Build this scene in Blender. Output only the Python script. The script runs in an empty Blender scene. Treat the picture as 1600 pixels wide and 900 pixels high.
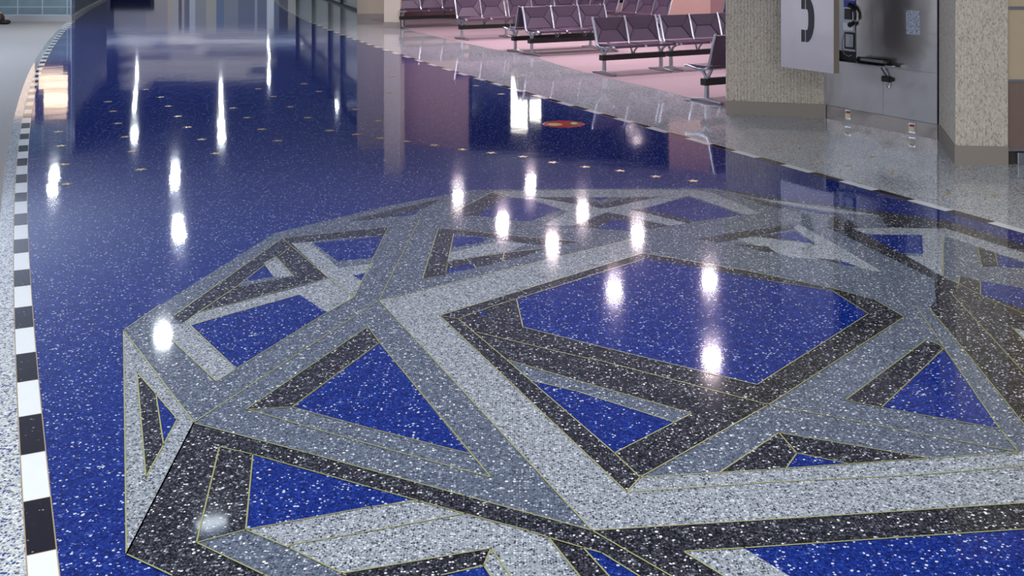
import bpy, math, random
import numpy as np
from mathutils import Vector, Matrix
random.seed(4)
S = bpy.context.scene
COL = S.collection
# ---------------------------------------------------------------- camera
F, H, YH = 1700.0, 1.9, -79.0            # focal length (px of 1600), eye height, horizon row
CEIL = 3.5
cd = bpy.data.cameras.new('camera'); cam = bpy.data.objects.new('camera', cd); COL.objects.link(cam)
cam.location = (0, 0, H); cam.rotation_euler = (math.pi/2, 0, 0)
cd.sensor_fit = 'HORIZONTAL'; cd.sensor_width = 36; cd.lens = F/1600*36
cd.shift_x = 0; cd.shift_y = -(450-YH)/1600
cd.clip_end = 300; cd.clip_start = 0.05
S.camera = cam
S.view_settings.view_transform = 'Standard'; S.view_settings.look = 'None'
S.view_settings.gamma = 1; S.view_settings.use_curve_mapping = False
S.view_settings.exposure = 0.6
# ---------------------------------------------------------------- world and big lights
w = bpy.data.worlds.new('world'); S.world = w; w.use_nodes = True
w.node_tree.nodes['Background'].inputs[0].default_value = (.75, .85, 1, 1)
w.node_tree.nodes['Background'].inputs[1].default_value = 0.3
def area(name, loc, sx, sy, power, col, rot=(0,0,0), spread=180):
    l = bpy.data.lights.new(name, 'AREA'); l.shape = 'RECTANGLE'; l.size = sx; l.size_y = sy
    l.energy = power; l.color = col; l.spread = math.radians(spread)
    o = bpy.data.objects.new(name, l); o.location = loc; o.rotation_euler = rot; COL.objects.link(o); return o
area('back_fill_light', (-1, -8.6, 1.9), 14, 2.6, 330, (1, .98, .95), (math.pi/2, 0, 0))  # added fill behind the camera, brightens the pillar fronts and the steel
area('overhead_fill_light', (-.8, 3.2, CEIL-.06), 10.5, 9.0, 315, (1, .985, .95))  # added overhead fill for the near floor, kept out of its mirror view
DOWN_W, DOWN_P = 19, 42                    # watts of the white and the pink downlights

area('seating_fill_light', (10.6, 18.0, CEIL-.06), 3.0, 12, 120, (1, .91, .90))  # unseen fill added for the seating side
area('left_fill_light', (-14.4, 14, CEIL-.06), 9, 12, 400, (.94, .97, 1))  # added fill beyond the left of the view, no fixture
area('end_wall_fill', (-21, 63, 3.2), 24, .4, 420, (.96, .98, 1), (math.radians(75), 0, 0))  # added lamp with its back to the camera, brightens the end wall
UP = (math.pi, 0, 0)
area('ceiling_fill_left', (-13, 15, .3), 4, 14, 1050, (.97, .98, 1), UP)  # added bare light facing up, outside the view, brightens the ceiling
area('ceiling_fill_right', (11, 19, .3), 2.4, 10, 330, (1, .95, .94), UP)  # another added upward light, out of view on the right
area('ceiling_fill_back', (-2, -3.5, .3), 10, 3, 260, (.95, .98, 1), UP)  # upward fill added behind the camera

# ---------------------------------------------------------------- helpers
def lin(c):
    r = []
    for v in c:
        v = v/255.0
        r.append(v/12.92 if v <= .04045 else ((v+.055)/1.055)**2.4)
    return (*r, 1)
def G(x, y, h=0.0):
    v = y-YH; Y = F*(H-h)/v
    return ((x-800)*Y/F, Y)
def CE(x, y):                             # the ceiling point whose mirror image in the floor is seen at x, y
    Y = F*(CEIL+H)/(y-YH)
    return ((x-800)*Y/F, Y)
def newmat(name):
    m = bpy.data.materials.new(name); m.use_nodes = True
    return m, m.node_tree, m.node_tree.nodes['Principled BSDF']
def plain(name, col, rough=.5, metal=0, noise=0, scale=20, bump=0, coat=0):
    m, t, p = newmat(name)
    p.inputs['Base Color'].default_value = lin(col); p.inputs['Roughness'].default_value = rough
    p.inputs['Metallic'].default_value = metal
    if coat: p.inputs['Coat Weight'].default_value = coat
    if noise or bump:
        tc = t.nodes.new('ShaderNodeTexCoord'); n = t.nodes.new('ShaderNodeTexNoise')
        n.inputs['Scale'].default_value = scale; n.inputs['Detail'].default_value = 4
        t.links.new(tc.outputs['Object'], n.inputs['Vector'])
        if noise:
            mx = t.nodes.new('ShaderNodeMix'); mx.data_type = 'RGBA'
            c = lin(col)
            mx.inputs[6].default_value = tuple(k*(1-noise) for k in c[:3])+(1,)
            mx.inputs[7].default_value = tuple(min(1, k*(1+noise)) for k in c[:3])+(1,)
            t.links.new(n.outputs['Fac'], mx.inputs[0]); t.links.new(mx.outputs[2], p.inputs['Base Color'])
        if bump:
            b = t.nodes.new('ShaderNodeBump'); b.inputs['Strength'].default_value = bump; b.inputs['Distance'].default_value = .01
            t.links.new(n.outputs['Fac'], b.inputs['Height']); t.links.new(b.outputs[0], p.inputs['Normal'])
    return m
def emis(name, col, st):
    m, t, p = newmat(name)
    p.inputs['Base Color'].default_value = lin(col); p.inputs['Emission Color'].default_value = lin(col)
    p.inputs['Emission Strength'].default_value = st
    return m
def terrazzo(name, matrix, chips, scale=95, size=.62, rough=.052, fine=None, fine_amt=.5, spec=.5):
    """polished terrazzo: cell chips of given shares in a matrix; chips = [(upto, colour or None)]"""
    m, t, p = newmat(name); N = t.nodes; L = t.links
    tc = N.new('ShaderNodeTexCoord')
    v = N.new('ShaderNodeTexVoronoi'); v.feature = 'F1'; v.inputs['Scale'].default_value = scale; v.inputs['Randomness'].default_value = 1
    L.new(tc.outputs['Object'], v.inputs['Vector'])
    sp = N.new('ShaderNodeSeparateColor'); L.new(v.outputs['Color'], sp.inputs[0])
    r = N.new('ShaderNodeValToRGB'); r.color_ramp.interpolation = 'CONSTANT'
    els = r.color_ramp.elements
    while len(els) > 1: els.remove(els[-1])
    els[0].position = 0; els[0].color = lin(chips[0][1])
    for i in range(1, len(chips)):
        e = els.new(chips[i-1][0]); e.color = lin(chips[i][1])
    L.new(sp.outputs[0], r.inputs[0])
    ms = N.new('ShaderNodeMath'); ms.operation = 'MULTIPLY_ADD'      # chip size varies by cell
    L.new(sp.outputs[1], ms.inputs[0]); ms.inputs[1].default_value = size*.55; ms.inputs[2].default_value = size*.5
    lt = N.new('ShaderNodeMath'); lt.operation = 'LESS_THAN'; L.new(v.outputs['Distance'], lt.inputs[0]); L.new(ms.outputs[0], lt.inputs[1])
    base = N.new('ShaderNodeMix'); base.data_type = 'RGBA'
    n2 = N.new('ShaderNodeTexVoronoi'); n2.inputs['Scale'].default_value = scale*2.1
    L.new(tc.outputs['Object'], n2.inputs['Vector'])
    s2 = N.new('ShaderNodeSeparateColor'); L.new(n2.outputs['Color'], s2.inputs[0])
    g = N.new('ShaderNodeMath'); g.operation = 'LESS_THAN'; L.new(s2.outputs[2], g.inputs[0]); g.inputs[1].default_value = fine_amt
    base.inputs[6].default_value = lin(matrix); base.inputs[7].default_value = lin(fine or matrix)
    L.new(g.outputs[0], base.inputs[0])
    mx = N.new('ShaderNodeMix'); mx.data_type = 'RGBA'
    L.new(lt.outputs[0], mx.inputs[0]); L.new(base.outputs[2], mx.inputs[6]); L.new(r.outputs[0], mx.inputs[7])
    L.new(mx.outputs[2], p.inputs['Base Color'])
    p.inputs['Roughness'].default_value = rough; p.inputs['Specular IOR Level'].default_value = spec
    nz = N.new('ShaderNodeTexNoise'); nz.inputs['Scale'].default_value = 2.2; nz.inputs['Detail'].default_value = 1.5
    L.new(tc.outputs['Object'], nz.inputs['Vector'])
    b = N.new('ShaderNodeBump'); b.inputs['Strength'].default_value = .12; b.inputs['Distance'].default_value = .008
    L.new(nz.outputs['Fac'], b.inputs['Height']); L.new(b.outputs[0], p.inputs['Normal'])
    return m

class MB:
    def __init__(s): s.v = []; s.f = []; s.m = []
    def add(s, vs, fs, mi=0):
        k = len(s.v); s.v += [tuple(q) for q in vs]
        for f in fs: s.f.append([k+i for i in f]); s.m.append(mi)
        return s
    def box(s, a, b, mi=0):
        (x0,y0,z0),(x1,y1,z1) = a, b
        return s.add([(x0,y0,z0),(x1,y0,z0),(x1,y1,z0),(x0,y1,z0),(x0,y0,z1),(x1,y0,z1),(x1,y1,z1),(x0,y1,z1)],
              [(3,2,1,0),(4,5,6,7),(0,1,5,4),(1,2,6,5),(2,3,7,6),(3,0,4,7)], mi)
    def prism(s, pts, z0, z1, mi=0):
        a = sum(pts[i][0]*pts[(i+1)%len(pts)][1]-pts[(i+1)%len(pts)][0]*pts[i][1] for i in range(len(pts)))
        if a < 0: pts = pts[::-1]
        n = len(pts)
        return s.add([(x,y,z0) for x,y in pts]+[(x,y,z1) for x,y in pts],
              [tuple(range(n-1,-1,-1)), tuple(range(n,2*n))]+[(i,(i+1)%n,n+(i+1)%n,n+i) for i in range(n)], mi)
    def obox(s, o, u, vv, wv, mi=0):      # box from a corner and three edge vectors
        o, u, vv, wv = Vector(o), Vector(u), Vector(vv), Vector(wv)
        c = [o, o+u, o+u+vv, o+vv]; c += [q+wv for q in c]
        return s.add(c, [(3,2,1,0),(4,5,6,7),(0,1,5,4),(1,2,6,5),(2,3,7,6),(3,0,4,7)], mi)
    def tube(s, path, r, n=8, mi=0):
        P = [Vector(p) for p in path]; rings = []
        rr = r if isinstance(r, (list, tuple)) else [r]*len(P)
        for i, p in enumerate(P):
            d = (P[min(i+1,len(P)-1)]-P[max(i-1,0)]).normalized()
            up = Vector((0,0,1)) if abs(d.z) < .9 else Vector((1,0,0))
            a = d.cross(up).normalized(); b = d.cross(a).normalized()
            rings.append([p+(a*math.cos(2*math.pi*k/n)+b*math.sin(2*math.pi*k/n))*rr[i] for k in range(n)])
        vs = [q for ring in rings for q in ring]; fs = []
        for i in range(len(P)-1):
            for k in range(n):
                fs.append((i*n+k, i*n+(k+1)%n, (i+1)*n+(k+1)%n, (i+1)*n+k))
        fs += [tuple(range(n-1,-1,-1)), tuple((len(P)-1)*n+k for k in range(n))]
        return s.add(vs, fs, mi)
    def ribbon(s, path, wdt, th, mi=0):   # flat bar in the yz plane; width along x; th along the normal (scalars or lists)
        P = [Vector(p) for p in path]; n = len(P); vs = []
        for i, p in enumerate(P):
            d = (P[min(i+1,n-1)]-P[max(i-1,0)]).normalized()
            nn = Vector((0, -d.z, d.y)); t = th[i] if isinstance(th, (list,tuple)) else th
            wd = wdt[i] if isinstance(wdt, (list,tuple)) else wdt
            for sx, sn in ((-1,-1),(1,-1),(1,1),(-1,1)):
                vs.append(p+Vector((sx*wd/2,0,0))+nn*(sn*t/2))
        fs = []
        for i in range(n-1):
            for k in range(4): fs.append((i*4+k, i*4+(k+1)%4, (i+1)*4+(k+1)%4, (i+1)*4+k))
        fs += [(3,2,1,0), tuple((n-1)*4+k for k in range(4))]
        return s.add(vs, fs, mi)
    def build(s, name, mats, parent=None, smooth=False, bevel=0):
        me = bpy.data.meshes.new(name); me.from_pydata(s.v, [], s.f)
        if not isinstance(mats, (list, tuple)): mats = [mats]
        for m in mats: me.materials.append(m)
        for p, mi in zip(me.polygons, s.m): p.material_index = mi; p.use_smooth = smooth
        me.update()
        o = bpy.data.objects.new(name, me); COL.objects.link(o)
        if parent: o.parent = parent
        if bevel:
            b = o.modifiers.new('bevel', 'BEVEL'); b.width = bevel; b.segments = 2; b.limit_method = 'ANGLE'
        return o
def tag(o, label=None, cat=None, group=None, kind=None):
    if label: o['label'] = label
    if cat: o['category'] = cat
    if group: o['group'] = group
    if kind: o['kind'] = kind
    return o
def empty(name, loc, rz, label, cat, group=None):
    o = bpy.data.objects.new(name, None); COL.objects.link(o); o.location = loc; o.rotation_euler = (0,0,rz)
    o.empty_display_size = .1
    return tag(o, label, cat, group)
def copy_tree(o, parent=None):
    c = o.copy(); COL.objects.link(c); c.parent = parent
    for ch in list(o.children): copy_tree(ch, c)
    return c
def struct(o): o['kind'] = 'structure'; return o

# ---------------------------------------------------------------- materials
WH = (222,228,240)
m_blue = terrazzo('blue_terrazzo', (11,28,104), [(.30,(8,20,76)),(.60,(18,43,126)),(.86,(36,62,146)),(.93,(92,106,160)),(1,(190,198,216))], scale=104, fine=(20,48,128), fine_amt=.35)
m_dark = terrazzo('charcoal_terrazzo', (24,23,28), [(.35,(13,13,16)),(.58,(48,48,56)),(.82,(84,86,96)),(.94,(136,140,150)),(1,(225,225,228))], scale=104, fine=(62,64,72), fine_amt=.35)
m_mid = terrazzo('mid_grey_terrazzo', (76,85,102), [(.30,(56,64,80)),(.60,(92,100,118)),(.83,(122,130,146)),(.94,(164,172,184)),(1,(228,232,236))], scale=104, fine=(102,110,126), fine_amt=.4)
m_light = terrazzo('light_grey_terrazzo', (154,161,170), [(.26,(54,58,68)),(.52,(108,115,126)),(.82,(166,173,182)),(1,(206,211,220))], scale=118, size=.62, fine=(126,132,140), fine_amt=.42)
m_grey = terrazzo('speckled_grey_terrazzo', (198,202,204), [(.22,(50,64,126)),(.40,(104,112,118)),(.75,(190,196,198)),(1,(218,222,224))], scale=92, size=.66, fine=(140,150,158), fine_amt=.4)
m_white = plain('white_tile', (222,228,232), .09, noise=.04, scale=14)
m_black = terrazzo('black_tile', (24,21,27), [(.8,(28,25,32)),(.95,(44,42,52)),(1,(130,132,146))], scale=90, size=.4)
m_strip = plain('brass_strip', (158,160,104), .35, .3)
m_strip_tan = plain('tan_brass_strip', (170,150,120), .35, .3)
m_star = plain('gold_star', (176,148,92), .3, .2)
m_carpet = plain('grey_carpet', (152,151,150), .95, noise=.12, scale=300, bump=.3)
m_pcarpet = plain('mauve_carpet', (158,140,146), .95, noise=.10, scale=300, bump=.3)
m_ceil = plain('ceiling_paint', (170,182,200), .9)
m_wall = plain('plaster_wall', (170,170,176), .8)
m_pink = plain('pink_wall', (226,186,176), .7, noise=.04, scale=3)
m_mauve = plain('mauve_wall', (176,136,140), .7)
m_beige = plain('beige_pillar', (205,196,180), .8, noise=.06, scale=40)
m_glass = plain('dark_glazing', (22,26,48), .12)
m_chrome = plain('polished_aluminium', (214,214,222), .22, 1)
m_cast = plain('cast_aluminium', (176,178,186), .35, .9)
m_seat = plain('aubergine_vinyl', (74,58,80), .42, noise=.12, scale=60)
m_seam = plain('dark_seam', (34,27,38), .6)
m_blk = plain('black_metal', (20,18,22), .45)
m_base = plain('taupe_vinyl_base', (146,138,130), .6)
m_tan = plain('tan_panel', (196,178,150), .6, noise=.03, scale=5)
m_brown = plain('brown_panel', (128,108,100), .6, noise=.1, scale=30)
m_bluegrey = plain('slate_wall', (74,82,98), .5)

def brushed(name, col, rough=.32):
    m, t, p = newmat(name); N = t.nodes; L = t.links
    tc = N.new('ShaderNodeTexCoord'); mp = N.new('ShaderNodeMapping'); mp.inputs['Scale'].default_value = (3, 3, 260)
    n = N.new('ShaderNodeTexNoise'); n.inputs['Scale'].default_value = 1; n.inputs['Detail'].default_value = 3
    L.new(tc.outputs['Object'], mp.inputs[0]); L.new(mp.outputs[0], n.inputs['Vector'])
    r = N.new('ShaderNodeMapRange'); r.inputs[3].default_value = rough-.06; r.inputs[4].default_value = rough+.1
    L.new(n.outputs['Fac'], r.inputs[0]); L.new(r.outputs[0], p.inputs['Roughness'])
    b = N.new('ShaderNodeBump'); b.inputs['Strength'].default_value = .05; b.inputs['Distance'].default_value = .001
    n3 = N.new('ShaderNodeTexNoise'); n3.inputs['Scale'].default_value = 2.5
    L.new(tc.outputs['Object'], n3.inputs['Vector'])
    b2 = N.new('ShaderNodeBump'); b2.inputs['Strength'].default_value = .7; b2.inputs['Distance'].default_value = .032
    L.new(n.outputs['Fac'], b.inputs['Height']); L.new(n3.outputs['Fac'], b2.inputs['Height'])
    L.new(b2.outputs[0], b.inputs['Normal']); L.new(b.outputs[0], p.inputs['Normal'])
    p.inputs['Base Color'].default_value = lin(col); p.inputs['Metallic'].default_value = 1
    return m
m_steel = brushed('brushed_steel', (178,174,174), .36)
m_kick = brushed('kick_plate_steel', (160,150,146), .28)

def concrete(name, col, rib):             # vertical combed ribs + pitted aggregate
    m, t, p = newmat(name); N = t.nodes; L = t.links
    tc = N.new('ShaderNodeTexCoord')
    v = N.new('ShaderNodeTexVoronoi'); v.inputs['Scale'].default_value = 95
    mp = N.new('ShaderNodeMapping'); mp.inputs['Scale'].default_value = (1,1,.55)
    L.new(tc.outputs['Object'], mp.inputs[0]); L.new(mp.outputs[0], v.inputs['Vector'])
    sp = N.new('ShaderNodeSeparateColor'); L.new(v.outputs['Color'], sp.inputs[0])
    r = N.new('ShaderNodeValToRGB'); r.color_ramp.interpolation = 'CONSTANT'
    e = r.color_ramp.elements; e[0].color = lin((166,158,148)); e[0].position = 0; e[1].position = .10; e[1].color = lin(col)
    k = e.new(.5); k.color = lin(tuple(min(255,c+12) for c in col)); k = e.new(.8); k.color = lin(tuple(c-14 for c in col))
    L.new(sp.outputs[0], r.inputs[0])
    L.new(r.outputs[0], p.inputs['Base Color'])
    n = N.new('ShaderNodeTexNoise'); n.inputs['Scale'].default_value = 45; n.inputs['Detail'].default_value = 5
    L.new(tc.outputs['Object'], n.inputs['Vector'])
    b = N.new('ShaderNodeBump'); b.inputs['Strength'].default_value = .45; b.inputs['Distance'].default_value = .01
    L.new(n.outputs['Fac'], b.inputs['Height']); L.new(b.outputs[0], p.inputs['Normal'])
    p.inputs['Roughness'].default_value = .9
    return m
m_conc = concrete('combed_concrete', (202,194,182), 1)

def tilemat(name, col, grout, wd, ht):
    m, t, p = newmat(name); N = t.nodes; L = t.links
    tc = N.new('ShaderNodeTexCoord'); sx = N.new('ShaderNodeSeparateXYZ'); L.new(tc.outputs['Object'], sx.inputs[0])
    def lineof(out, period, off, th):
        a = N.new('ShaderNodeMath'); a.operation = 'ADD'; L.new(out, a.inputs[0]); a.inputs[1].default_value = off+100*period
        q = N.new('ShaderNodeMath'); q.operation = 'MODULO'; L.new(a.outputs[0], q.inputs[0]); q.inputs[1].default_value = period
        l = N.new('ShaderNodeMath'); l.operation = 'LESS_THAN'; L.new(q.outputs[0], l.inputs[0]); l.inputs[1].default_value = th
        return l.outputs[0]
    a = lineof(sx.outputs[0], wd, 0, .03); b = lineof(sx.outputs[2], ht, -.17, .022)
    mxm = N.new('ShaderNodeMath'); mxm.operation = 'MAXIMUM'; L.new(a, mxm.inputs[0]); L.new(b, mxm.inputs[1])
    n = N.new('ShaderNodeTexNoise'); n.inputs['Scale'].default_value = 3; L.new(tc.outputs['Object'], n.inputs['Vector'])
    c = N.new('ShaderNodeMix'); c.data_type = 'RGBA'; c.inputs[6].default_value = lin(tuple(k*.88 for k in col)); c.inputs[7].default_value = lin(tuple(k*1.1 for k in col))
    L.new(n.outputs['Fac'], c.inputs[0])
    mx = N.new('ShaderNodeMix'); mx.data_type = 'RGBA'; L.new(mxm.outputs[0], mx.inputs[0]); L.new(c.outputs[2], mx.inputs[6])
    mx.inputs[7].default_value = lin(grout); L.new(mx.outputs[2], p.inputs['Base Color']); p.inputs['Roughness'].default_value = .3
    return m
m_tile = tilemat('teal_glazed_tile', (112,132,140), (166,178,188), .65, .21)

# ---------------------------------------------------------------- the corridor's curves
Lo = [(42.2,868.9),(36.7,784.9),(33.3,712.2),(30,652.2),(26.7,598.4),(24.4,554.4),(22.2,515),(21.8,481.6),(22.2,448.9),(22.2,423.3),(21.8,396.7),(21.8,375.1),(21.8,353.1),(22.2,335),(23.3,316),(23.6,302.2),(25.1,286.7),(25.6,273.8),(27.1,259.6),(28.9,237.3),(30.7,218.2),(32.9,201.1),(35.6,184.4),(38.5,170),(53,120),(63,93),(71,80),(84,62),(97,47),(108,38),(127,21),(148,9)]
g = np.array([G(*p) for p in Lo]); cL = np.polyfit(g[:,1], g[:,0], 3, w=1/g[:,1])
Rw = [(495,39),(502.5,43),(510,46),(519,50),(528,53.5),(537.5,57),(548,60.5),(559,64.5),(570,68.5),(583,72.5),(597.5,77),(612.5,82),(629,87.5),(646,93.5),(666,100),(688,107),(713,114),(739,122),(766,130),(795,138),(830,149),(869,160),(909,172),(958,185),(1010,199.3),(1072,216.5),(1140.5,236.5),(1218.5,258),(1310,283.5),(1417,313.5),(1542.5,348.5)]
Rx = [(430,3),(437.5,10),(457,23),(480,33)]
g = np.array([G(*p) for p in Rx+Rw]); cR = np.polyfit(g[:,1], g[:,0], 5, w=1/g[:,1])
def edge(c, Y, Ymax=38.0, Ymin=3.3):
    if Y > Ymax: return np.polyval(c, Ymax)+np.polyval(np.polyder(c), Ymax)*(Y-Ymax)
    if Y < Ymin: return np.polyval(c, Ymin)+np.polyval(np.polyder(c), Ymin)*(Y-Ymin)
    return float(np.polyval(c, Y))
EL = lambda Y: float(edge(cL, Y)); ER = lambda Y: float(edge(cR, Y, 38.0, 7.2))
BW = .084
carp = [G(*p) for p in [(1134,166),(1080,154),(1020,138),(930,118),(880,104),(842,91.5),(795,82),(720,66),(637,47),(610,40)]]
def CRX(Y):                                # edge of the mauve carpet on the right
    if Y < carp[0][1]: return carp[0][0]
    for a, b in zip(carp, carp[1:]):
        if a[1] <= Y <= b[1]: return a[0]+(b[0]-a[0])*(Y-a[1])/(b[1]-a[1])
    return carp[-1][0]-.35*(Y-carp[-1][1])

# ---------------------------------------------------------------- floor, carpets, ceiling
YS = [-9, -5, 0, 2]+[3+.4*i for i in range(95)]+[42, 46, 52, 60, 68, 76]
XMIN, XMAX = -30, 13
fl = MB()
def strip(mb, fa, fb, mi, z=0.0, ys=YS):
    for a, b in zip(ys, ys[1:]):
        mb.add([(fa(a),a,z),(fb(a),a,z),(fb(b),b,z),(fa(b),b,z)], [(0,1,2,3)], mi)
OL = .10
strip(fl, lambda Y: EL(Y)-OL, lambda Y: EL(Y)+BW*.5, 1)
strip(fl, lambda Y: EL(Y)+BW*.5, lambda Y: ER(Y)+BW*.5, 0)
strip(fl, lambda Y: ER(Y)+BW*.5, lambda Y: XMAX, 1)
strip(fl, lambda Y: XMIN, lambda Y: EL(Y)-OL, 2)
fl.add([(XMIN,-9,-.15),(XMAX,-9,-.15),(XMAX,76,-.15),(XMIN,76,-.15)], [(3,2,1,0)], 1)
struct(fl.build('floor', [m_blue, m_grey, m_carpet]))
cys = [carp[0][1]]+[y for y in YS if carp[0][1]+.05 < y < 29.9]
c = MB()
for a, b in zip(cys, cys[1:]):
    x0, x1 = CRX(a), CRX(b)
    r0, r1 = [12.0 if q < 24.2 else -3.09+8.24*(q-30.5)/-4.3-.08 for q in (a, b)]
    c.add([(x0,a,.003),(r0,a,.003),(r1,b,.003),(x1,b,.003)], [(0,1,2,3)])
    c.add([(x0,a,0),(x0,a,.003),(x1,b,.003),(x1,b,0)], [(0,1,2,3)])
tag(c.build('carpet', m_pcarpet), 'mauve pink carpet under the rows of waiting chairs', 'carpet')
struct(MB().box((XMIN,-9,CEIL),(XMAX,76,CEIL+.15)).build('ceiling', m_ceil))

# ---------------------------------------------------------------- checkered borders
def curve_pt(E, Y, off):                   # point on the curve, offset to the right by off
    d = (E(Y+.05)-E(Y-.05))/.1; n = Vector((1, -d)).normalized()
    return (E(Y)+n.x*off, Y+n.y*off)
def border(name, E, bounds, off, label):
    mb = MB(); z = .0012; first = bounds[0][1]
    for (ya, ca), (yb, _) in zip(bounds, bounds[1:]):
        n = 3
        for k in range(n):
            y0 = ya+(yb-ya)*k/n; y1 = ya+(yb-ya)*(k+1)/n
            p = [curve_pt(E,y0,off), curve_pt(E,y0,off+BW), curve_pt(E,y1,off+BW), curve_pt(E,y1,off)]
            mb.add([(x,y,z) for x,y in p], [(0,1,2,3)], ca)
        for o2 in (off-.004, off+BW):
            p = [curve_pt(E,ya,o2), curve_pt(E,ya,o2+.004), curve_pt(E,yb,o2+.004), curve_pt(E,yb,o2)]
            mb.add([(x,y,z) for x,y in p], [(0,1,2,3)], 2)
        d = .0016
        p = [curve_pt(E,ya-d,off), curve_pt(E,ya-d,off+BW), curve_pt(E,ya+d,off+BW), curve_pt(E,ya+d,off)]
        mb.add([(x,y,z+.0003) for x,y in p], [(0,1,2,3)], 2)
    o = mb.build(name, [m_white, m_black, m_strip_tan])
    return tag(o, label, 'floor border')
def arc_next(E, Y, ds, sgn=1):
    s = 0; y = Y
    while s < ds:
        h = .01*sgn; s += math.hypot(h, E(y+h)-E(y)); y += h
    return y
ys = [868.9,784.9,712.2,652.2,598.4,554.4,514.8,481.6,448.9,423.3,396.7,375.1,353.1,335,316,302,286.7,273.3,259.8,248.2,237.6,227.8,218.2,209.4,201.1,192.7,184.6]
bl = [[F*H/(y-YH), 1 if i % 2 == 0 else 0] for i, y in enumerate(ys)]
while bl[-1][0] < 46: bl.append([arc_next(EL, bl[-1][0], .345), 1-bl[-1][1]])
while bl[0][0] > -4: bl.insert(0, [arc_next(EL, bl[0][0], .33, -1), 1-bl[0][1]])
border('checkered_border', EL, bl, 0, 'black and white checkered inlay strip curving along the left edge of the blue floor')
# right: white tiles start at the measured points (inner edge)
ry = sorted(G(*p)[1] for p in Rw)
br = []
for a, b in zip(ry, ry[1:]):               # going away from the camera: black half then white half
    br += [[a, 1], [a+(b-a)*.5, 0]]
br.append([ry[-1], 1])
while br[-1][0] < 46: br.append([arc_next(ER, br[-1][0], .345), 1-br[-1][1]])
while br[0][0] > 2: br.insert(0, [arc_next(ER, br[0][0], .37, -1), 1-br[0][1]])
border('checkered_border', ER, br, 0, 'black and white checkered inlay strip curving along the right edge of the blue floor')

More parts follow.
